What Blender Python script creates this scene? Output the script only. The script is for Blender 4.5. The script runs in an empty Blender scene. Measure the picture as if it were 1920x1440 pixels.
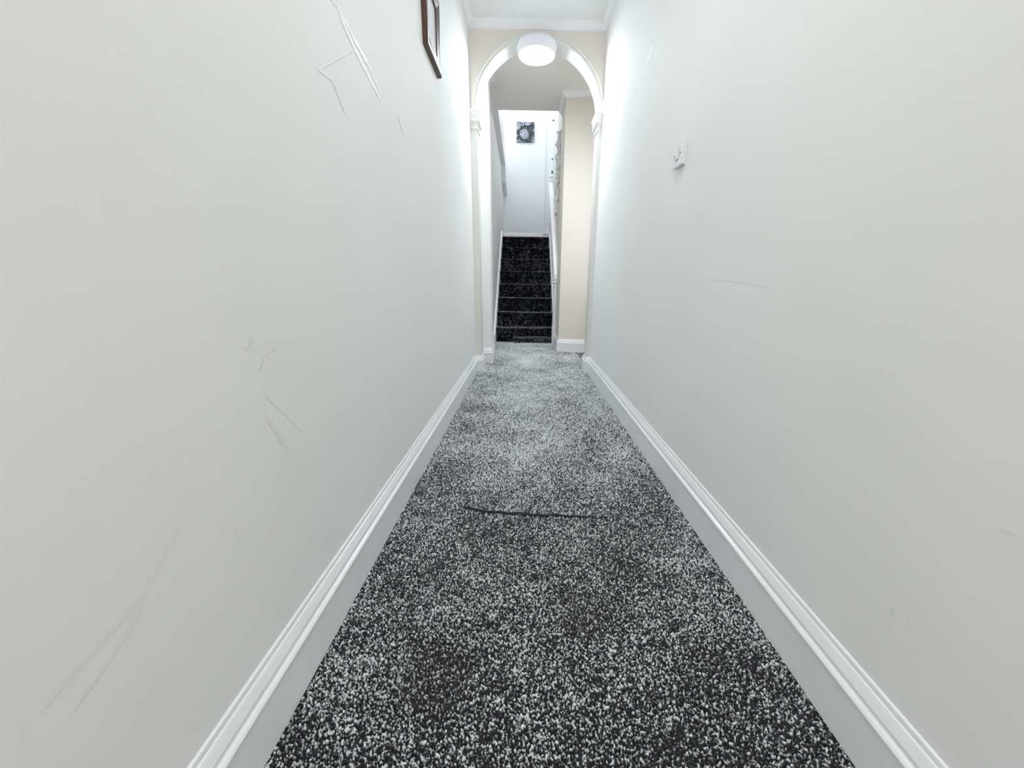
import bpy, bmesh, math, random
import numpy as np
from mathutils import Matrix, Vector
random.seed(7)
sc = bpy.context.scene
COL = sc.collection

# ------------------------------------------------------------------ camera
F_PX, CX = 717.545, 993.182
yaw, pitch, roll = -0.0128630, 0.2579974, 0.0129890
fw = Vector((-math.sin(yaw)*math.cos(pitch), math.cos(yaw)*math.cos(pitch), -math.sin(pitch)))
r0 = Vector((math.cos(yaw), math.sin(yaw), 0)); u0 = r0.cross(fw)
rt = math.cos(roll)*r0 + math.sin(roll)*u0
up = -math.sin(roll)*r0 + math.cos(roll)*u0
cam = bpy.data.cameras.new('camera'); co = bpy.data.objects.new('camera', cam); COL.objects.link(co)
co.matrix_world = Matrix(((rt.x, up.x, -fw.x, 0), (rt.y, up.y, -fw.y, 0), (rt.z, up.z, -fw.z, 0.8), (0, 0, 0, 1)))
cam.sensor_width = 36; cam.lens = F_PX*36/1920; cam.shift_x = (960-CX)/1920
cam.clip_start = 0.02; cam.clip_end = 60
sc.camera = co

# ------------------------------------------------------------------ colour management, world
sc.view_settings.view_transform = 'Standard'; sc.view_settings.look = 'None'
sc.view_settings.gamma = 1; sc.view_settings.use_curve_mapping = False
sc.view_settings.exposure = 1.20
w = bpy.data.worlds.new('world'); sc.world = w; w.use_nodes = True
w.node_tree.nodes['Background'].inputs[0].default_value = (0.9, 0.95, 1, 1)
w.node_tree.nodes['Background'].inputs[1].default_value = 0.15
sc.cycles.max_bounces = 14; sc.cycles.diffuse_bounces = 10
sc.cycles.sample_clamp_indirect = 8

# ------------------------------------------------------------------ large lights
def area(name, loc, target, sx, sy, power, color):
    l = bpy.data.lights.new(name, 'AREA'); l.shape = 'RECTANGLE'; l.size = sx; l.size_y = sy
    l.energy = power; l.color = color
    o = bpy.data.objects.new(name, l); COL.objects.link(o); o.location = loc
    d = Vector(target)-Vector(loc); o.rotation_euler = d.to_track_quat('-Z', 'Y').to_euler()
    return o
area('rear_fill', (0.07, -1.95, 1.45), (0.07, 4.0, 1.5), 0.9, 2.0, P_REAR_FILL := 8.5, (1.0, 0.99, 0.98))  # added fill from behind the camera; no door is built here
area('stair_window_daylight', (-1.75, 6.3, 4.6), (0.2, 7.0, 2.2), 1.3, 1.3, P_WIN := 9.5, (0.84, 0.92, 1.0))
area('passage_fill', (.93, 3.74, 1.15), (.05, 5.4, .75), 0.4, 1.5, 1.9, (0.92, 0.96, 1.0))  # unseen light added to brighten the newel, alcove and stair foot
area('stairwell_fill', (.0, 6.3, 5.1), (0, 6.5, 0), .5, .5, 9, (.90, .95, 1.0))  # overhead fill added to lift the stairwell, no fitting modelled
P_LAMP = 41.0      # radiance of the ceiling light diffusers
P_NEAR = 3.2        # added fill light over the near hall

# ------------------------------------------------------------------ node helpers
class NT:
    def __init__(s, name):
        s.m = bpy.data.materials.new(name); s.m.use_nodes = True; s.t = s.m.node_tree; s.n = s.t.nodes
        s.b = s.n['Principled BSDF']
    def new(s, kind, **kw):
        x = s.n.new(kind)
        for k, v in kw.items(): setattr(x, k, v)
        return x
    def put(s, sock, v):
        if isinstance(v, bpy.types.NodeSocket): s.t.links.new(v, sock)
        else: sock.default_value = v
    def math(s, op, a, b=0.0, c=0.0, clamp=False):
        x = s.new('ShaderNodeMath', operation=op, use_clamp=clamp)
        s.put(x.inputs[0], a); s.put(x.inputs[1], b); s.put(x.inputs[2], c); return x.outputs[0]
    def noise(s, vec, scale, detail=2, rough=0.5, dist=0.0):
        x = s.new('ShaderNodeTexNoise'); s.put(x.inputs['Vector'], vec); s.put(x.inputs['Scale'], scale)
        s.put(x.inputs['Detail'], detail); s.put(x.inputs['Roughness'], rough); s.put(x.inputs['Distortion'], dist)
        return x.outputs['Fac']
    def mix(s, f, a, b):
        x = s.new('ShaderNodeMix', data_type='RGBA'); s.put(x.inputs[0], f); s.put(x.inputs[6], a); s.put(x.inputs[7], b)
        return x.outputs[2]
    def maprange(s, v, a, b, c=0.0, d=1.0, smooth=False):
        x = s.new('ShaderNodeMapRange'); x.interpolation_type = 'SMOOTHSTEP' if smooth else 'LINEAR'
        s.put(x.inputs[0], v); s.put(x.inputs[1], a); s.put(x.inputs[2], b); s.put(x.inputs[3], c); s.put(x.inputs[4], d)
        return x.outputs[0]
    def bump(s, h, strength, dist):
        x = s.new('ShaderNodeBump'); s.put(x.inputs['Height'], h); s.put(x.inputs['Strength'], strength); s.put(x.inputs['Distance'], dist)
        s.t.links.new(x.outputs[0], s.b.inputs['Normal'])
    def obj(s): return s.new('ShaderNodeTexCoord').outputs['Object']

def rgb(r, g, b): return (r, g, b, 1)

def wall_mat(name, base, edge=True, rough=0.7, marks=False):
    m = NT(name); p = m.obj()
    patch = m.noise(p, 1.3, 2, .55)
    c = m.mix(m.maprange(patch, .35, .65), rgb(*[v*0.975 for v in base]), rgb(*[min(v*1.01, .93) for v in base]))
    if edge:
        sep = m.new('ShaderNodeSeparateXYZ'); m.put(sep.inputs[0], p)
        lim = m.math('ADD', .157, m.math('MULTIPLY', m.maprange(m.noise(p, 11, 2), .42, .7), .013))
        em = m.math('LESS_THAN', sep.outputs[2], lim)
        c = m.mix(m.math('MULTIPLY', em, .8), c, rgb(.86, .87, .88))
    r = rough
    if marks:
        a = m.new('ShaderNodeAttribute'); a.attribute_name = 'mark'; v = m.math('MULTIPLY', a.outputs['Fac'], m.maprange(m.noise(p, 160, 2), .3, .6, .55, 1))
        c = m.mix(m.math('MULTIPLY', m.math('MAXIMUM', m.math('MULTIPLY', v, -1), 0), .65), c, rgb(.22, .21, .20))
        lv = m.math('MAXIMUM', v, 0)
        c = m.mix(lv, c, rgb(.96, .97, .98)); r = m.maprange(lv, 0, 1, rough, .28)
    m.put(m.b.inputs['Base Color'], c); m.put(m.b.inputs['Roughness'], r); m.put(m.b.inputs['Specular IOR Level'], .35)
    m.bump(m.noise(p, 2.2, 2), .35, .02)
    return m.m

def paint(name, c, rough=.35, bump=True):
    m = NT(name); p = m.obj()
    m.put(m.b.inputs['Base Color'], m.mix(m.maprange(m.noise(p, 9, 3), .3, .7), rgb(*[v*.97 for v in c]), rgb(*c)))
    m.put(m.b.inputs['Roughness'], rough)
    if bump: m.bump(m.noise(p, 35, 3), .12, .004)
    return m.m

CREAM = (.858, .861, .852)
darkL = [((.637, .701), (.632, .690), .006, .30), ((.632, .690), (.620, .689), .003, .35),
         ((.699, .680), (.660, .668), .0022, .34), ((.660, .668), (.646, .646), .0028, .42),
         ((.647, .560), (.684, .490), .0055, .22), ((.680, .496), (.686, .489), .005, .25), ((.652, .604), (.66, .59), .003, .14), ((.66, .59), (.74, .50), .0012, .1),
         ((1.037, .491), (1.007, .422), .0025, .26), ((.859, .782), (.859, .772), .002, .3), ((.80, .47), (.812, .463), .002, .2),
         ((.445, .481), (.381, .432), .004, .09), ((.381, .432), (.279, .405), .004, .09),
         ((.397, .45), (.358, .401), .0035, .11), ((.358, .401), (.297, .374), .002, .16), ((.375, .329), (.343, .329), .0015, .1),
         ((.530, .418), (.532, .415), .002, .4), ((1.24, .372), (1.25, .36), .003, .3)]
lightL = [((1.06, 1.44), (1.10, 1.432), .008, .3), ((1.115, 1.433), (1.192, 1.415), .006, .75), ((1.192, 1.415), (1.291, 1.398), .0075, .9), ((1.291, 1.398), (1.386, 1.357), .006, .6),  # long pale streaks: lamp glint on plaster ridges, painted as lighter colour
          ((1.13, 1.418), (1.202, 1.389), .009, .5), ((1.202, 1.389), (1.37, 1.345), .008, .7),
          ((.984, 1.244), (1.202, 1.389), .002, .35), ((.984, 1.244), (1.045, 1.251), .003, .5), ((1.045, 1.251), (1.104, 1.202), .0025, .5),
          ((1.56, 1.36), (1.60, 1.33), .01, .3), ((1.83, 1.52), (1.84, 1.51), .003, .9), ((.861, .378), (.861, .371), .003, .7)]
darkR = [((.712, .656), (.712, .653), .003, .35), ((.746, .609), (.73, .609), .002, .16), ((.623, .664), (.612, .663), .002, .28), ((.604, .664), (.598, .663), .002, .25),
         ((.500, .298), (.494, .290), .0024, .6), ((.4985, .2965), (.497, .294), .003, .35), ((.474, .300), (.469, .295), .0015, .5),
         ((1.284, .818), (1.16, .815), .0018, .17), ((1.16, .815), (.955, .796), .0016, .16), ((2.887, 2.134), (2.88, 2.13), .006, .35), ((2.34, 1.833), (2.30, 1.832), .004, .35),
         ((1.168, 1.113), (1.155, 1.112), .002, .2), ((.889, 1.047), (.875, 1.05), .003, .16), ((.411, .51), (.398, .513), .002, .2), ((1.33, .87), (1.31, .86), .003, .15)]
lightR = [((2.186, 1.907), (2.268, 1.868), .0045, .9), ((1.776, 1.671), (1.797, 1.671), .003, .6), ((2.36, 1.86), (2.37, 1.83), .004, .4), ((.712, .650), (.708, .650), .003, .6), ((.75, .612), (.72, .611), .0015, .3)]
M_WALL = wall_mat('painted_wall', CREAM)
M_MARK = wall_mat('scuff_and_glint_paint', CREAM, False, .7, True)
M_WC = wall_mat('painted_wall_cream', (.77, .725, .665), False)
M_ST = wall_mat('painted_wall_stairwell', (.86, .87, .87), False)
M_CEIL = paint('ceiling_paint', (.87, .87, .87), .7)
M_CEIL2 = paint('ceiling_paint_passage', (.87, .85, .82), .7)
M_TRIM = paint('gloss_white_trim', (.88, .885, .90), .28)
M_ARCHT = paint('cream_white_trim', (.76, .765, .72), .35)
M_PLAS = paint('white_plastic', (.80, .82, .84), .3, False)
M_DARKMETAL = paint('dull_metal', (.12, .12, .10), .4, False)

def wood():
    m = NT('red_brown_wood'); p = m.obj()
    mp = m.new('ShaderNodeMapping'); m.put(mp.inputs['Vector'], p); mp.inputs['Scale'].default_value = (30, 6, 30)
    n = m.noise(mp.outputs[0], 3, 4, .6, 1.0)
    m.put(m.b.inputs['Base Color'], m.mix(n, rgb(.018, .006, .003), rgb(.11, .04, .018)))
    m.put(m.b.inputs['Roughness'], .42); m.put(m.b.inputs['Coat Weight'], .08)
    return m.m
M_WOOD = wood()

def carpet(name, dark, light, stains=True, lo=.59, hi=.85, sheen=.74, gloss=(.6, .8)):
    m = NT(name); p = m.obj()
    at = m.new('ShaderNodeAttribute'); at.attribute_name = 'tuft'; t = at.outputs['Fac']
    fine = m.noise(p, 420, 2, .6)
    v = m.math('ADD', t, m.math('MULTIPLY', m.math('SUBTRACT', fine, .5), .45))
    f = m.maprange(v, lo, hi)
    c = m.mix(f, rgb(*dark), rgb(*light))
    tint = m.noise(p, 90, 2)
    c = m.mix(m.maprange(tint, .45, .62, 0, .35), c, m.mix(f, rgb(dark[0]*1.0, dark[1]*1.1, dark[2]*1.9), rgb(light[0]*.85, light[1]*.9, light[2]*1.0)))
    if stains:
        tot = None
        sep = m.new('ShaderNodeVectorMath', operation='MULTIPLY'); m.put(sep.inputs[0], p); sep.inputs[1].default_value = (1, 1, 0)
        wn = m.new('ShaderNodeTexNoise'); m.put(wn.inputs['Vector'], p); wn.inputs['Scale'].default_value = 40
        ws = m.new('ShaderNodeVectorMath', operation='SCALE'); m.put(ws.inputs[0], wn.outputs['Color']); ws.inputs['Scale'].default_value = .03
        wa = m.new('ShaderNodeVectorMath', operation='ADD'); m.put(wa.inputs[0], sep.outputs[0]); m.put(wa.inputs[1], ws.outputs[0])
        for (x, y, r, s) in ((.104, 1.725, .028, .75), (-.371, 1.717, .03, .6), (.364, 3.90, .07, .6), (.521, 2.304, .012, .95), (-.275, 1.737, .02, .3),
                             (-.33, 1.42, .05, .35), (.36, 1.08, .09, .25), (.15, .80, .12, .3), (-.2, .62, .12, .3), (.30, 2.9, .06, .3), (-.31, 3.3, .05, .35), (.45, 1.5, .07, .3)):
            d = m.new('ShaderNodeVectorMath', operation='DISTANCE'); m.put(d.inputs[0], wa.outputs[0]); d.inputs[1].default_value = (x+.015, y+.015, .015)
            k = m.maprange(d.outputs['Value'], r*.3, r, s, 0, True)
            tot = k if tot is None else m.math('MAXIMUM', tot, k)
        c = m.mix(tot, c, rgb(.012, .012, .014))
    m.put(m.b.inputs['Base Color'], c); m.put(m.b.inputs['Roughness'], gloss[0])
    m.put(m.b.inputs['Specular IOR Level'], m.math('MULTIPLY', f, gloss[1]))
    m.put(m.b.inputs['Sheen Weight'], m.maprange(f, 0, 1, .25, 1.0)); m.put(m.b.inputs['Sheen Roughness'], sheen)
    m.bump(fine, .5, .002)
    return m.m
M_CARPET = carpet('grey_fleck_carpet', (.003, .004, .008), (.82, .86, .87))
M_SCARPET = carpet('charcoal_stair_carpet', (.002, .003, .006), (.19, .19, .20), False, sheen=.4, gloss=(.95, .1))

# ------------------------------------------------------------------ mesh helpers
def link(name, me, mat, parent=None, smooth=False):
    me.materials.clear(); me.materials.append(mat)
    if smooth: me.polygons.foreach_set('use_smooth', [True]*len(me.polygons))
    o = bpy.data.objects.new(name, me); COL.objects.link(o)
    if parent: o.parent = parent
    return o
def from_bm(name, bm, mat, parent=None, smooth=False, bevel=0):
    if bevel: bmesh.ops.bevel(bm, geom=bm.edges[:], offset=bevel, segments=2, affect='EDGES', clamp_overlap=True)
    bmesh.ops.recalc_face_normals(bm, faces=bm.faces[:])
    me = bpy.data.meshes.new(name); bm.to_mesh(me); bm.free()
    return link(name, me, mat, parent, smooth)
def add_box(bm, x0, x1, y0, y1, z0, z1):
    vs = [bm.verts.new(p) for p in ((x0, y0, z0), (x1, y0, z0), (x1, y1, z0), (x0, y1, z0), (x0, y0, z1), (x1, y0, z1), (x1, y1, z1), (x0, y1, z1))]
    for f in ((3, 2, 1, 0), (4, 5, 6, 7), (0, 1, 5, 4), (1, 2, 6, 5), (2, 3, 7, 6), (3, 0, 4, 7)): bm.faces.new([vs[i] for i in f])
def box(name, a, mat, parent=None, bevel=0):
    bm = bmesh.new(); add_box(bm, *a); return from_bm(name, bm, mat, parent, bevel=bevel)
def prism(name, pts, axis, a, b, mat, parent=None, bevel=0):
    """closed outline extruded along an axis. axis z: pts (x,y); x: pts (y,z); y: pts (x,z)"""
    bm = bmesh.new()
    P = {'z': lambda p, t: (p[0], p[1], t), 'x': lambda p, t: (t, p[0], p[1]), 'y': lambda p, t: (p[0], t, p[1])}[axis]
    A = [bm.verts.new(P(p, a)) for p in pts]; B = [bm.verts.new(P(p, b)) for p in pts]
    bm.faces.new(A); bm.faces.new(B[::-1])
    for i in range(len(pts)): j = (i+1) % len(pts); bm.faces.new((A[i], B[i], B[j], A[j]))
    return from_bm(name, bm, mat, parent, bevel=bevel)
def sweep(name, prof, path, mat, parent=None):
    """profile of (offset to the right of travel, z) swept along an open XY path with mitres"""
    bm = bmesh.new(); rings = []
    n = len(path)
    for i, (x, y) in enumerate(path):
        ns = []
        for a, b in ((i-1, i), (i, i+1)):
            if a >= 0 and b < n:
                d = Vector((path[b][0]-path[a][0], path[b][1]-path[a][1])).normalized(); ns.append(Vector((d.y, -d.x)))
        if len(ns) == 2:
            s = (ns[0]+ns[1]); s = s/s.length_squared*2
        else: s = ns[0]
        rings.append([bm.verts.new((x+s.x*o, y+s.y*o, z)) for o, z in prof])
    k = len(prof)
    for A, B in zip(rings, rings[1:]):
        for i in range(k): j = (i+1) % k; bm.faces.new((A[i], A[j], B[j], B[i]))
    bm.faces.new(rings[0]); bm.faces.new(rings[-1][::-1])
    return from_bm(name, bm, mat, parent)
def lathe(name, prof, loc, mat, parent=None, seg=48, cap=True):
    bm = bmesh.new(); R = []
    for r, z in prof:
        R.append([bm.verts.new((loc[0]+r*math.cos(2*math.pi*k/seg), loc[1]+r*math.sin(2*math.pi*k/seg), loc[2]+z)) for k in range(seg)])
    for A, B in zip(R, R[1:]):
        for k in range(seg): j = (k+1) % seg; bm.faces.new((A[k], A[j], B[j], B[k]))
    if cap: bm.faces.new(R[0][::-1]); bm.faces.new(R[-1])
    return from_bm(name, bm, mat, parent, smooth=True)
def struct(o): o['kind'] = 'structure'; return o
def thing(name, label, cat, loc=(0, 0, 0)):
    o = bpy.data.objects.new(name, None); COL.objects.link(o); o.location = loc; o['label'] = label; o['category'] = cat
    return o
def local(o, root):
    o.data.transform(Matrix.Translation(-Vector(root.location))); return o

# ------------------------------------------------------------------ constants of the place
XL, XR = -.456, .596
YA, YB = 3.48, 3.63            # arch wall front and back
PL, PR = -.406, .568           # arch reveal faces
AC, AR, AZ = .081, .487, 2.11  # arch centre, radius, spring height
ZC = 2.70; ZC2 = 2.72
YE = 5.065                     # far edge of the passage ceiling
SR, SG, SY = .19533, .23137, 5.318
YW = 7.74; ZT = 8*SR; YT = SY+7*SG

# ------------------------------------------------------------------ room shell
WLO = struct(prism('wall_left', [(XL, -2), (XL, 3.88), (-.348, 3.88), (-.368, 4.353), (-.55, 4.353), (-.6, 4.353), (-.6, -2)], 'z', 0, 2.76, M_WALL))
WRO = struct(box('wall_right', (XR, XR+.14, -2, YB, 0, 2.76), M_WALL))
def marks(parent, x, sgn, darks, lights):
    """scuffs and scratches, lamp glints painted in: thin soft-edged strips on the wall"""
    P = []; Fc = []; A = []
    n = 0
    for lst, sg in ((darks, -1), (lights, 1)):
        for (a, b, wd, st) in lst:
            n += 1; a = Vector(a); b = Vector(b); d = b-a; Ln = max(d.length, 1e-4); d = d/Ln; q = Vector((-d.y, d.x)); w_ = wd*1.1
            a = a-d*w_; b = b+d*w_; N = max(4, int((b-a).length/.006)); off = x+sgn*(.00025+.00002*n)
            base = len(P)
            for i in range(N+1):
                t = i/N; c = a.lerp(b, t)+q*random.uniform(-.25, .25)*wd*(0 < i < N)
                prof = min(1, min(t, 1-t)*(b-a).length/w_)
                wi = w_*(.55+.45*prof)*random.uniform(.8, 1.1)
                for k, v in ((-1, 0), (-.35, .8), (.35, .8), (1, 0)):
                    e = c+q*wi*k; P.append((off, e.x, e.y)); A.append(sg*st*v*prof)
            for i in range(N):
                for k in range(3):
                    o = base+i*4+k; Fc.append((o, o+4, o+5, o+1))
    me = bpy.data.meshes.new('scuffs_and_glints'); me.from_pydata(P, [], Fc); me.update()
    at = me.attributes.new('mark', 'FLOAT', 'POINT'); at.data.foreach_set('value', A)
    return link('scuffs_and_glints', me, M_MARK, parent)
marks(WLO, XL, 1, darkL, lightL); marks(WRO, XR, -1, darkR, lightR)
struct(box('wall_back', (-.6, .74, -2.12, -2, 0, 2.76), M_WC))
def arch_wall():
    bm = bmesh.new(); N = 64
    arc = [(AC+AR*math.cos(math.pi-math.pi*k/N), AZ+AR*math.sin(math.pi*k/N)) for k in range(N+1)]
    def quad(p): 
        F = [bm.verts.new((x, YA, z)) for x, z in p]; B = [bm.verts.new((x, YB, z)) for x, z in p]
        bm.faces.new(F); bm.faces.new(B[::-1]); return F, B
    quad([(XL, 0), (PL, 0), (PL, AZ), (XL, AZ)]); quad([(PR, 0), (XR, 0), (XR, AZ), (PR, AZ)])
    quad([(XL, AZ), (PL, AZ), (PL, 2.74), (XL, 2.74)]); quad([(PR, AZ), (XR, AZ), (XR, 2.74), (PR, 2.74)])
    for (x0, z0), (x1, z1) in zip(arc, arc[1:]):
        F, B = quad([(x0, z0), (x1, z1), (x1, 2.74), (x0, 2.74)]); 
        bm.faces.new((F[0], B[0], B[1], F[1]))
    for x in (PL, PR):
        bm.faces.new([bm.verts.new(p) for p in ((x, YA, 0), (x, YB, 0), (x, YB, AZ), (x, YA, AZ))])
    bmesh.ops.remove_doubles(bm, verts=bm.verts[:], dist=1e-5)
    return from_bm('wall_arch', bm, M_WC)
struct(arch_wall())
# painted lining of the arch reveal and piers (white), thin boards on front and inside faces
def lining():
    bm = bmesh.new(); N = 64; t = .004
    prof = [(AR, YA-.001), (AR, YB+.002), (AR-t, YB+.002), (AR-t, YA-.001)]
    rings = []
    for k in range(N+1):
        a = math.pi-math.pi*k/N
        rings.append([bm.verts.new((AC+r*math.cos(a), y, AZ+r*math.sin(a))) for r, y in prof])
    for A, B in zip(rings, rings[1:]):
        for i in range(4): j = (i+1) % 4; bm.faces.new((A[i], A[j], B[j], B[i]))
    for s, x in ((1, PL), (-1, PR)):
        xa, xb = sorted((x, x+s*t)); add_box(bm, xa, xb, YA-.001, YB+.002, 0, AZ)
    add_box(bm, XL, PL, YA-.004, YA, 0, 2.02); add_box(bm, PR, XR, YA-.004, YA, 0, 2.02)
    return from_bm('trim_1', bm, M_ARCHT, smooth=False)
struct(lining())
def arch_mould():
    bm = bmesh.new(); N = 96
    prof = [(.523, YA), (.523, YA-.010), (.519, YA-.017), (.512, YA-.018), (.507, YA-.012), (.504, YA-.008), (.500, YA-.008), (.497, YA-.012), (.489, YA-.013), (.486, YA-.008), (.486, YA+.01), (.50, YA+.01)]
    rings = []
    for k in range(N+1):
        a = math.pi-math.pi*k/N
        rings.append([bm.verts.new((AC+r*math.cos(a), y, AZ+r*math.sin(a))) for r, y in prof])
    n = len(prof)
    for A, B in zip(rings, rings[1:]):
        for i in range(n): j = (i+1) % n; bm.faces.new((A[i], A[j], B[j], B[i]))
    bm.faces.new(rings[0]); bm.faces.new(rings[-1][::-1])
    return from_bm('trim_2', bm, M_ARCHT)
struct(arch_mould())
capprof = [(0, 2.112), (.030, 2.112), (.030, 2.100), (.026, 2.094), (.020, 2.066), (.020, 2.052), (.024, 2.048), (.024, 2.036), (.018, 2.030), (.006, 2.018), (.006, 1.996), (.012, 1.992), (.012, 1.984), (.004, 1.978), (0, 1.978)]
struct(sweep('trim_3', capprof, [(XL, YA), (PL, YA), (PL, YB), (XL, YB)], M_ARCHT))
struct(sweep('trim_4', capprof, [(XR, YB), (PR, YB), (PR, YA), (XR, YA)], M_ARCHT))
# ceiling and cornices
struct(box('ceiling', (XL-.1, XR+.1, -2, YB, ZC, ZC+.08), M_CEIL))
struct(box('ceiling_passage', (-.55, 1.1, YB, YE, ZC2, ZC2+.1), M_CEIL2))
def corn(z): return [(0, z+.002), (.045, z+.002), (.045, z-.006), (.038, z-.010), (.030, z-.020), (.018, z-.034), (.010, z-.040), (.010, z-.050), (0, z-.052)]
struct(sweep('trim_5', corn(ZC), [(XL, -2), (XL, YA), (XR, YA), (XR, -2)], M_TRIM))
struct(sweep('trim_6', corn(ZC2), [(XL, YB), (XL, 3.88), (-.348, 3.88), (-.368, 4.353), (-.43, 4.353), (-.43, YE)], M_CEIL))
struct(sweep('trim_7', corn(ZC2), [(.40, YE), (.40, 4.61), (1.0, 4.50)], M_CEIL))
# passage behind the arch
struct(prism('wall_alcove', [(.40, 4.61), (.40, 5.10), (.60, 5.10), (1.1, 5.10), (1.1, 4.48), (1.0, 4.50)], 'z', 0, 2.74, M_WC))
struct(box('wall_passage', (1.0, 1.1, 3.63, 4.50, 0, 2.74), M_WC))
struct(box('wall_passage_front', (XR+.14, 1.1, 3.50, 3.63, 0, 2.74), M_WC))
# stairwell shell
struct(prism('wall_stair_left', [(4.353, 0), (YW, 0), (YW, 2.40), (7.25, 2.50), (7.10, 2.74), (5.3, 2.86), (4.353, 2.86)], 'x', -.43, -.55, M_ST))
struct(box('wall_stair_right', (.47, .60, 5.10, YW, 0, 5.2), M_ST))
struct(box('wall_stair_near', (.43, .47, 5.10, 6.15, 0, 5.2), M_WC))
struct(box('wall_landing', (-2.3, .60, YW, YW+.12, 0, 5.2), M_ST))
struct(box('wall_stair_front', (-2.3, .60, YE-.12, YE, ZC2+.10, 5.2), M_ST))
struct(box('wall_upper_left', (-2.42, -2.3, YE-.12, YW+.12, 2.9, 5.2), M_ST))
struct(box('floor_upper', (-2.3, -.55, YE, YW, 2.86, 2.96), M_CEIL))
struct(box('ceiling_stairwell', (-2.42, .60, YE-.12, YW+.12, 5.2, 5.3), M_CEIL))
# fascia and soffit of the floor above, stepping down to the landing wall
struct(prism('trim_8', [(5.10, 2.86), (7.08, 2.70), (7.22, 2.46), (YW, 2.36), (YW, 2.52), (7.33, 2.62), (7.20, 2.98), (5.10, 3.16)], 'x', -.43, -.362, M_TRIM))
# landing trims: upright, plinth block and baseboard
struct(box('trim_9', (.316, .336, YW-.022, YW, ZT+.13, 5.2), M_TRIM, bevel=.003))
struct(box('trim_10', (.305, .425, YW-.030, YW, ZT+.135, ZT+.150), M_TRIM, bevel=.003))
SK = [(0, 0), (.020, 0), (.020, .101), (.0225, .103), (.0228, .107), (.0200, .111), (.0145, .1135), (.0128, .1165), (.0150, .120), (.0150, .124), (.0095, .137), (.0072, .1415), (.0045, .1425), (.0045, .148), (.0036, .152), (0, .1545)]
def sk(z, s=1.0): return [(o*s, h+z) for o, h in SK]
struct(sweep('baseboard_landing', sk(ZT, .8), [(-.43, YW), (.47, YW)], M_TRIM))
struct(sweep('baseboard_left', sk(0), [(XL, -2), (XL, YA), (PL, YA), (PL, YB), (XL, YB), (XL, 3.88), (-.348, 3.88), (-.368, 4.353), (-.43, 4.353), (-.43, 4.60)], M_TRIM))
struct(sweep('baseboard_right', sk(0), [(1.0, YB), (PR, YB), (PR, YA), (XR, YA), (XR, -2)], M_TRIM))
struct(sweep('baseboard_alcove', sk(0), [(.40, 5.10), (.40, 4.61), (1.0, 4.50), (1.0, YB)], M_TRIM))
# door standing ajar on the landing, seen edge on
door = struct(box('door_1', (.418, .466, 7.36, 7.40, ZT+.012, 3.56), M_TRIM, bevel=.002))
def hinge(z, h): 
    o = box('hinge', (.425, .450, 7.354, 7.361, z, z+h), M_DARKMETAL, door); return o
hinge(3.44, .022); hinge(2.86, .02); hinge(2.58, .11)

# ------------------------------------------------------------------ carpet floor (real pile relief)
rng = np.random.default_rng(11)
def blur(a, k):
    for ax in (0, 1):
        b = np.zeros_like(a)
        for i, wt in enumerate(k): b += wt*np.roll(a, i-len(k)//2, axis=ax)
        a = b
    return a
def norm01(a):
    a = a-a.mean(); a = a/(a.std()+1e-9); return np.clip(a*.22+.5, 0, 1)
def tuft(nr, ncol, k=(.14, .72, .14)):
    return norm01(blur(rng.standard_normal((nr, ncol)), k))
def value_noise(X, Y, s, seed):
    r = np.random.default_rng(seed); G = r.random((256, 256)); x = X/s+50; y = Y/s+50
    i = np.floor(x).astype(int); j = np.floor(y).astype(int); fx = x-i; fy = y-j; fx = fx*fx*(3-2*fx); fy = fy*fy*(3-2*fy)
    g = lambda a, b: G[a % 256, b % 256]
    return (g(i, j)*(1-fx)+g(i+1, j)*fx)*(1-fy)+(g(i, j+1)*(1-fx)+g(i+1, j+1)*fx)*fy
def grid_mesh(name, P, t, mat, parent=None):
    nr, nc = P.shape[:2]; me = bpy.data.meshes.new(name)
    idx = np.arange(nr*nc).reshape(nr, nc)
    q = np.stack([idx[:-1, :-1], idx[:-1, 1:], idx[1:, 1:], idx[1:, :-1]], -1).reshape(-1, 4)
    me.vertices.add(nr*nc); me.vertices.foreach_set('co', P.reshape(-1).astype(np.float32))
    me.loops.add(q.size); me.loops.foreach_set('vertex_index', q.reshape(-1).astype(np.int32))
    me.polygons.add(len(q)); me.polygons.foreach_set('loop_start', np.arange(0, q.size, 4, dtype=np.int32))
    a = me.attributes.new('tuft', 'FLOAT', 'POINT'); a.data.foreach_set('value', t.reshape(-1).astype(np.float32))
    me.update(calc_edges=True); me.validate()
    return link(name, me, mat, parent, smooth=True)
def rows():
    y = [-2.0]
    while y[-1] < .15: y.append(y[-1]+.02)
    while y[-1] < 5.40: y.append(y[-1]+min(max(.0016, .0016*(y[-1]/.9)), .0034))
    return np.array(y)
ys = rows(); xs = np.arange(XL-.01, XR+.0126, .0017)
X, Y = np.meshgrid(xs, ys)
T = tuft(*X.shape)
big = value_noise(X, Y, .16, 3)*.6+value_noise(X, Y, .05, 4)*.4
big = (big-.5)
# brightness of the far pile at grazing view, painted in as paler colour
far_light = np.clip((Y-.75)/1.1, 0, 1); far_light = far_light*far_light*(3-2*far_light)
far_light = far_light*(.60+.40*np.exp(-((X-.07)/.36)**2))*(.85+.5*(value_noise(X, Y, .35, 31)-.5))
T2 = np.clip(T*(1-.22*far_light)+big*.17+.26*far_light, 0, 1)
Z = -.011+.016*T+.002*big
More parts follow.
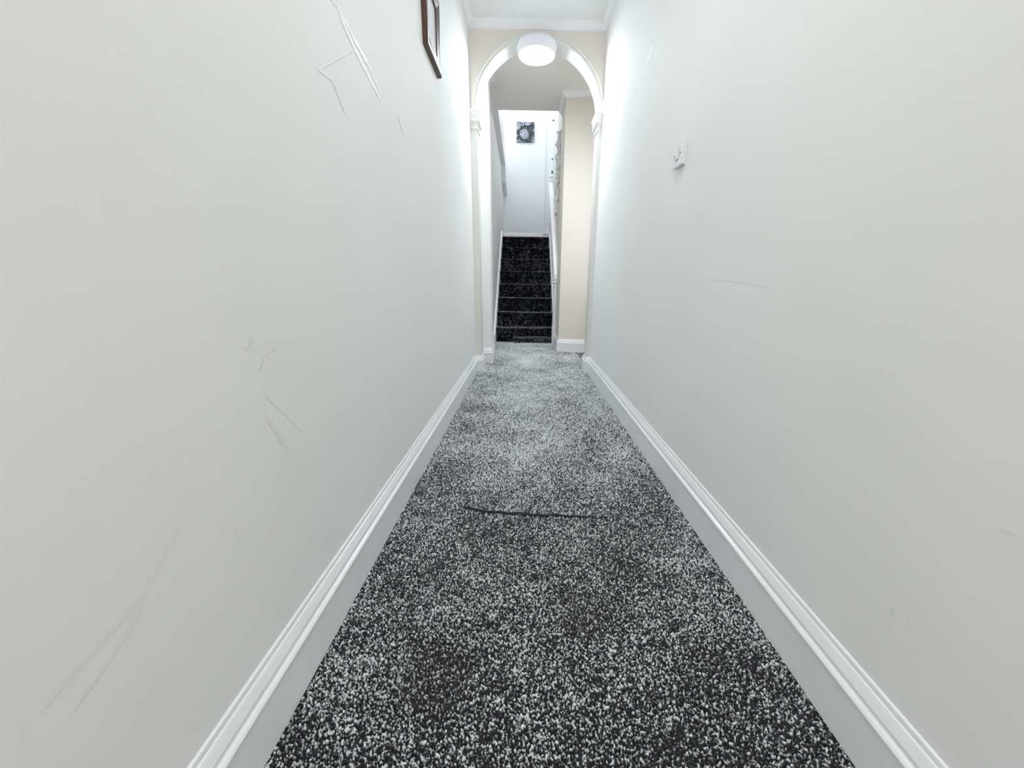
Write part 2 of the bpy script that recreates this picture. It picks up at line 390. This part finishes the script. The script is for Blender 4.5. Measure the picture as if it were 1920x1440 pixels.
# worn slit across the carpet, far side sitting proud of the near side
u = np.clip((X+.224)/.531, 0, 1)
yl = np.interp(X, [-.224, -.118, .034, .16, .307], [1.247, 1.213, 1.198, 1.193, 1.183])+(value_noise(X, X*0, .02, 9)-.5)*.008
dY = Y-yl; inside = (X > -.224) & (X < .307)
taper = np.clip(np.minimum((X+.224)/.05, (.307-X)/.12), 0, 1)*inside
gw = (.0055-.0025*u)
gap = (np.abs(dY) < gw) & inside
Z = np.where(gap, Z-.010*np.clip(taper*3, 0, 1), Z)
T2 = np.where(gap, T2*.1, T2)
Z += .006*taper*np.where(dY > 0, np.exp(-dY/.035), 0)
Z += .008*np.exp(-((Y-3.05)/.25)**2)*0
Pm = np.stack([X, Y, Z], -1)
fl = grid_mesh('floor', Pm, T2, M_CARPET); struct(fl)
xs2 = np.arange(XR+.012, 1.05, .008); ys2 = np.arange(3.60, 4.66, .008)
X2, Y2 = np.meshgrid(xs2, ys2); Tb = tuft(*X2.shape)
f2 = grid_mesh('floor_passage', np.stack([X2, Y2, -.006+.007*Tb], -1), Tb, M_CARPET); struct(f2)

# ------------------------------------------------------------------ staircase
st = thing('staircase', 'straight flight of steps in charcoal carpet rising beyond the arch', 'stairs', (0, SY, 0))
path = []
for k in range(8):
    y = SY+k*SG; z = (k+1)*SR
    path += [(y+.020, z-SR), (y+.020, z-.040), (y+.004, z-.030), (y-.004, z-.016), (y+.000, z-.004), (y+.012, z+.001), (y+.030, z)]
path += [(YW, ZT)]
path[0] = (SY+.020, -.01)
path = np.array(path); seg = np.hypot(*np.diff(path, axis=0).T); s = np.concatenate([[0], np.cumsum(seg)])
ss = np.arange(0, s[-1], .0045)
py = np.interp(ss, s, path[:, 0]); pz = np.interp(ss, s, path[:, 1])
ty = np.gradient(py); tz = np.gradient(pz); L = np.hypot(ty, tz); ny, nz = -tz/L, ty/L
kk = np.ones(5)/5; ny = np.convolve(np.pad(ny, 2, 'edge'), kk, 'valid'); nz = np.convolve(np.pad(nz, 2, 'edge'), kk, 'valid')
xs3 = np.arange(-.405, .386, .0045)
S, XX = np.meshgrid(ss, xs3, indexing='ij'); Tt = tuft(*S.shape); bg = value_noise(XX+.35*S, S-.3*XX, .055, 21)*.6+value_noise(XX-.4*S, S+.5*XX, .03, 23)*.4-.5; bg2 = value_noise(XX, S, .3, 22)-.5
sag = .004*(value_noise(XX, S, .25, 5)-.5)*2
h = -.007+.009*Tt+sag
hy = ny[:, None]*h; hz = nz[:, None]*h
edge = np.clip((xs3[None, :]-.340)/.045, 0, 1)
PP = np.stack([XX, py[:, None]+hy, pz[:, None]+hz-.004*edge**2], -1)
PP -= np.array([0, SY, 0])
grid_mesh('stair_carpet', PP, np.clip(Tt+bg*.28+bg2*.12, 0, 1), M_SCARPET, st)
# low carpeted ledge in front of the bottom riser
nx, nyy = 140, 26
lx = np.linspace(-.157, .418, nx); prof = np.interp(np.linspace(0, 1, nyy), [0, .35, .5, 1], [0, 1, 2, 3])
lp = np.array([(5.262, -.01), (5.258, .060), (5.270, .072), (5.345, .074)])
ly = np.interp(prof, range(4), lp[:, 0]); lz = np.interp(prof, range(4), lp[:, 1])
A, B = np.meshgrid(np.arange(nyy), lx, indexing='ij'); Tl = tuft(*A.shape)
PL_ = np.stack([B, ly[:, None]-.004*Tl-SY, lz[:, None]+.004*Tl+.006*np.sin(B*7)*(lz[:, None] > .03)], -1)
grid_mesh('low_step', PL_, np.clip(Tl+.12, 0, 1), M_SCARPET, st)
bm = bmesh.new(); add_box(bm, -.157, -.150, 5.262, 5.345, -.005, .066); local(from_bm('low_step_end', bm, M_SCARPET, st), st)
# strings
def strip_poly(off_lo, off_hi, y0, y1):
    f = lambda y: (y-SY)/SG*SR+SR
    return [(y0, max(f(y0)+off_lo, 0)), (y1, f(y1)+off_lo), (y1, f(y1)+off_hi), (y0, f(y0)+off_hi)]
a = prism('string_board', [(5.13, 0), (5.42, 0), (7.10, 1.40), (7.10, ZT+.09), (6.95, ZT+.09), (5.13, .12)], 'x', -.43, -.404, M_TRIM, st); local(a, st)
b = prism('string_board', [(5.22, 0), (5.42, 0), (7.05, 1.40), (7.05, ZT+.03), (6.95, ZT+.03), (5.22, .11)], 'x', .388, .410, M_TRIM, st); local(b, st)
# balustrade boarding, handrail, newels
sl = (2.36-.90)/(6.95-5.27)
p = prism('balustrade_panel', [(5.25, .12), (6.95, ZT), (6.95, 2.30), (5.25, .86)], 'x', .412, .424, M_TRIM, st); local(p, st)
def handrail():
    bm = bmesh.new()
    prof = [(-.018, -.030), (.018, -.030), (.024, -.012), (.029, .002), (.027, .016), (.014, .027), (0, .030), (-.014, .027), (-.027, .016), (-.029, .002), (-.024, -.012)]
    ends = [(5.235, .885), (6.97, .885+sl*1.735)]
    R = [[bm.verts.new((.400+a*1.25, y, z+b)) for a, b in prof] for y, z in ends]
    for i in range(len(prof)): j = (i+1) % len(prof); bm.faces.new((R[0][i], R[0][j], R[1][j], R[1][i]))
    bm.faces.new(R[0]); bm.faces.new(R[1][::-1])
    return from_bm('handrail', bm, M_TRIM, st)
local(handrail(), st)
def newel(x, y, z0, ztop, knob):
    bm = bmesh.new(); w = .034
    def sq(z, r): return [bm.verts.new((x+sx*r, y+sy*r, z)) for sx, sy in ((-1, -1), (1, -1), (1, 1), (-1, 1))]
    A = sq(z0, w); B = sq(z0+.235, w); C = sq(z0+.243, w*.86)
    for P, Q in ((A, B), (B, C)):
        for i in range(4): j = (i+1) % 4; bm.faces.new((P[i], P[j], Q[j], Q[i]))
    bm.faces.new(A[::-1]); bm.faces.new(C)
    seg = 24; h = ztop-z0
    pr = [(.026, .243), (.028, .26), (.026, .30), (.023, .45), (.021, h-.20), (.020, h-.12), (.026, h-.115), (.026, h-.10), (.020, h-.092), (.020, h-.078), (.032, h-.074), (.034, h-.066), (.032, h-.058), (.027, h-.052), (.027, h-.040), (.034, h-.034), (.036, h-.026), (.034, h-.018), (.026, h-.012), (.026, h)]
    if knob: pr += [(.020, h+.01), (.030, h+.025), (.036, h+.045), (.030, h+.068), (.012, h+.080)]
    pr = [(r*1.14, z) for r, z in pr]
    R = [[bm.verts.new((x+r*math.cos(2*math.pi*k/seg), y+r*math.sin(2*math.pi*k/seg), z0+z)) for k in range(seg)] for r, z in pr]
    for P, Q in zip(R, R[1:]):
        for k in range(seg): j = (k+1) % seg; bm.faces.new((P[k], P[j], Q[j], Q[k]))
    bm.faces.new(R[0][::-1]); bm.faces.new(R[-1])
    return from_bm('newel_post', bm, M_TRIM, st)
local(newel(.392, 5.22, 0, .878, False), st)
local(newel(.412, 7.00, ZT, ZT+.90, True), st)

# ------------------------------------------------------------------ gathered drape hung beside the rail
def cloth_mat():
    m = NT('mottled_pale_fabric'); p = m.obj()
    n = m.noise(p, 26, 4, .65, 1.5)
    m.put(m.b.inputs['Base Color'], m.mix(m.maprange(n, .42, .60), rgb(.55, .55, .50), rgb(.90, .90, .92)))
    m.put(m.b.inputs['Roughness'], .9); m.bump(n, .6, .01)
    return m.m
def drape():
    bm = bmesh.new(); N, K = 90, 20
    root = thing('drape', 'crumpled mottled grey and white fabric strip hanging over the stair handrail side', 'fabric', (.40, 5.30, 1.63))
    R = []
    for i in range(N+1):
        t = i/N; z = 2.60-.96*t; x = .397-.020*t; wd = .036-.014*t+.006*math.sin(i*.55)+.004*math.sin(i*1.3+1)
        ring = []
        for k in range(K):
            a = 2*math.pi*k/K; r = 1+.28*math.sin(3*a+i*.35)+.18*math.sin(5*a-i*.6)
            ring.append(bm.verts.new((x+wd*.85*r*math.cos(a)+.005*math.sin(i*.4), 5.31+.03*r*math.sin(a), z+.006*math.sin(4*a+i))))
        R.append(ring)
    for P, Q in zip(R, R[1:]):
        for k in range(K): j = (k+1) % K; bm.faces.new((P[k], P[j], Q[j], Q[k]))
    bm.faces.new(R[0]); bm.faces.new(R[-1][::-1])
    o = from_bm('fabric_body', bm, cloth_mat(), root, smooth=True); local(o, root)
    h = box('hook', (.405, .430, 5.295, 5.315, 2.585, 2.600), M_DARKMETAL, root, bevel=.003); local(h, root)
drape()

# ------------------------------------------------------------------ ceiling lights
def emis(name, col, strength, base=(.9, .9, .9)):
    m = NT(name); m.put(m.b.inputs['Base Color'], rgb(*base)); m.put(m.b.inputs['Emission Color'], rgb(*col)); m.put(m.b.inputs['Emission Strength'], strength)
    m.put(m.b.inputs['Roughness'], .4); return m.m
M_DIFF = emis('lamp_diffuser', (.85, .93, 1.0), P_LAMP)
M_RIM = emis('lamp_glowing_rim', (.86, .88, 1.0), .10, (.6, .6, .64))
def lamp(loc, label, diff):
    r = thing('ceiling_light', label, 'light', loc)
    lathe('base_plate', [(.150, .080), (.150, .066)], (0, 0, 0), M_PLAS, r)
    lathe('drum', [(.146, .070), (.156, .066), (.158, .056), (.154, .040), (.148, .012), (.144, .002), (.140, .0), (.140, .05)], (0, 0, 0), M_RIM, r, 64, False)
    o = lathe('diffuser', [(.0005, -.016), (.04, -.0155), (.08, -.013), (.11, -.008), (.130, -.001), (.140, .008)], (0, 0, 0), diff, r, 64, False)
    return r
lamp((.066, 3.545, 2.515), 'round white drum ceiling light glowing under the crown of the arch', M_DIFF)

# unseen fill light added above the frame to brighten the near hall
l = bpy.data.lights.new('hall_fill', 'AREA'); l.shape = 'DISK'; l.size = .4; l.energy = P_NEAR; l.color = (.98, .99, 1)
lo = bpy.data.objects.new('hall_fill', l); COL.objects.link(lo); lo.location = (.07, 1.0, 2.62)

# ------------------------------------------------------------------ picture frame on the left wall
def frame():
    cy, cz, W, H, d, mw = 2.125, 1.952, .290, .316, .022, .056
    r = thing('picture_frame', 'dark wooden picture frame hung high on the left wall', 'picture frame', (XL, cy, cz))
    r.rotation_euler = (math.radians(-.6), 0, 0)
    prof = [(0, 0), (0, d*.75), (.006, d), (.020, d), (.030, d*.9), (.046, d*.75), (mw, d*.7), (mw, 0)]   # inward, height off wall
    cs = [(-1, -1), (1, -1), (1, 1), (-1, 1)]
    for i, nm in enumerate(('frame_rail', 'frame_stile', 'frame_rail', 'frame_stile')):
        bm = bmesh.new(); A, B = cs[i], cs[(i+1) % 4]; R = []
        for c in (A, B): R.append([bm.verts.new((.001+h, c[0]*(W/2-o), c[1]*(H/2-o))) for o, h in prof])
        n = len(prof)
        for k in range(n): j = (k+1) % n; bm.faces.new((R[0][k], R[0][j], R[1][j], R[1][k]))
        bm.faces.new(R[0]); bm.faces.new(R[1][::-1])
        from_bm(nm, bm, M_WOOD, r)
    m = NT('pale_glazed_print'); p = m.obj()
    m.put(m.b.inputs['Base Color'], m.mix(m.maprange(m.noise(p, 14, 4, .6, 1), .45, .6, 0, .25), rgb(.86, .88, .92), rgb(.70, .76, .86)))
    m.put(m.b.inputs['Roughness'], .08)
    box('glazed_print', (.003, .010, -W/2+.04, W/2-.04, -H/2+.04, H/2-.04), m.m, r)
frame()

# ------------------------------------------------------------------ light switch on the right wall
def switch():
    y0, y1, z0, z1 = 1.598, 1.692, 1.240, 1.329
    cy, cz = (y0+y1)/2, (z0+z1)/2
    r = thing('light_switch', 'white single rocker light switch on the right wall', 'light switch', (XR, cy, cz))
    box('back_box', (-.010, 0, -.042, .042, -.042, .042), M_PLAS, r, .002)
    box('face_plate', (-.017, -.010, -.0455, .0455, -.0445, .0445), M_PLAS, r, .0025)
    bm = bmesh.new(); 
    vs = [(-.017, -.0125, -.018), (-.017, .0125, -.018), (-.017, .0125, .018), (-.017, -.0125, .018), (-.0225, -.0115, -.0165), (-.0225, .0115, -.0165), (-.0205, .0115, .0165), (-.0205, -.0115, .0165)]
    V = [bm.verts.new(v) for v in vs]
    for f in ((0, 1, 2, 3), (4, 5, 6, 7), (0, 1, 5, 4), (1, 2, 6, 5), (2, 3, 7, 6), (3, 0, 4, 7)): bm.faces.new([V[i] for i in f])
    from_bm('rocker', bm, M_PLAS, r, bevel=.0008)
    box('rocker_seam_shade', (-.0176, -.0168, -.0145, .0145, -.020, .020), paint('seam_shade_grey', (.35, .36, .37), .4, False), r)  # shade of the seam around the rocker, put in as a grey plate
    for s in (-1, 1):
        bm = bmesh.new(); bmesh.ops.create_cone(bm, cap_ends=True, segments=16, radius1=.0032, radius2=.0026, depth=.0016, matrix=Matrix.Translation((-.0176, s*.030, 0)) @ Matrix.Rotation(math.pi/2, 4, 'Y'))
        from_bm('screw', bm, M_DARKMETAL, r)
switch()

# ------------------------------------------------------------------ floral canvas on the landing wall
def canvas():
    S_ = .315; r = thing('canvas_print', 'square black and white flower print canvas on the landing wall', 'picture', (-.034, YW, 3.39))
    m = NT('floral_canvas'); p = m.obj()
    def vm(op, a, b):
        x = m.new('ShaderNodeVectorMath', operation=op); m.put(x.inputs[0], a); m.put(x.inputs[1], b); return x
    flat = vm('MULTIPLY', p, (1, 0, 1)).outputs[0]
    nz = m.new('ShaderNodeTexNoise'); m.put(nz.inputs['Vector'], flat); nz.inputs['Scale'].default_value = 30; nz.inputs['Detail'].default_value = 2
    off = m.new('ShaderNodeVectorMath', operation='SCALE'); m.put(off.inputs[0], vm('SUBTRACT', nz.outputs['Color'], (.5, .5, .5)).outputs[0]); off.inputs['Scale'].default_value = .045
    wp = vm('ADD', flat, off.outputs[0]).outputs[0]
    tot = None
    for (x, z, rad) in ((-.02, -.03, .082), (.035, .165, .07), (-.15, .09, .065), (.16, .03, .03), (.16, -.15, .05), (-.13, -.165, .055), (-.16, -.05, .022), (.13, -.08, .02)):
        d = vm('DISTANCE', wp, (x, 0, z)).outputs['Value']; k = m.maprange(d, rad, rad-.006)
        tot = k if tot is None else m.math('MAXIMUM', tot, k)
    vo = m.new('ShaderNodeTexVoronoi'); m.put(vo.inputs['Vector'], flat); vo.inputs['Scale'].default_value = 62; vo.feature = 'DISTANCE_TO_EDGE'
    petal = m.maprange(vo.outputs['Distance'], .05, .22)
    fl_ = m.mix(petal, rgb(.10, .11, .16), rgb(.66, .66, .76))
    n2 = m.noise(flat, 15, 1, .5, 2.2)
    vine = m.maprange(m.math('ABSOLUTE', m.math('SUBTRACT', n2, .5)), .016, .008)
    ring = m.maprange(m.math('ABSOLUTE', m.math('SUBTRACT', vm('DISTANCE', flat, (-.055, 0, .125)).outputs['Value'], .022)), .007, .004)
    vine = m.math('MAXIMUM', vine, ring)
    bg = m.mix(m.math('MULTIPLY', vine, .8), rgb(.002, .014, .014), rgb(.62, .66, .72))
    m.put(m.b.inputs['Base Color'], m.mix(tot, bg, fl_)); m.put(m.b.inputs['Roughness'], .6)
    box('printed_canvas', (-S_/2, S_/2, -.032, -.002, -S_/2, S_/2), m.m, r, .003)
canvas()
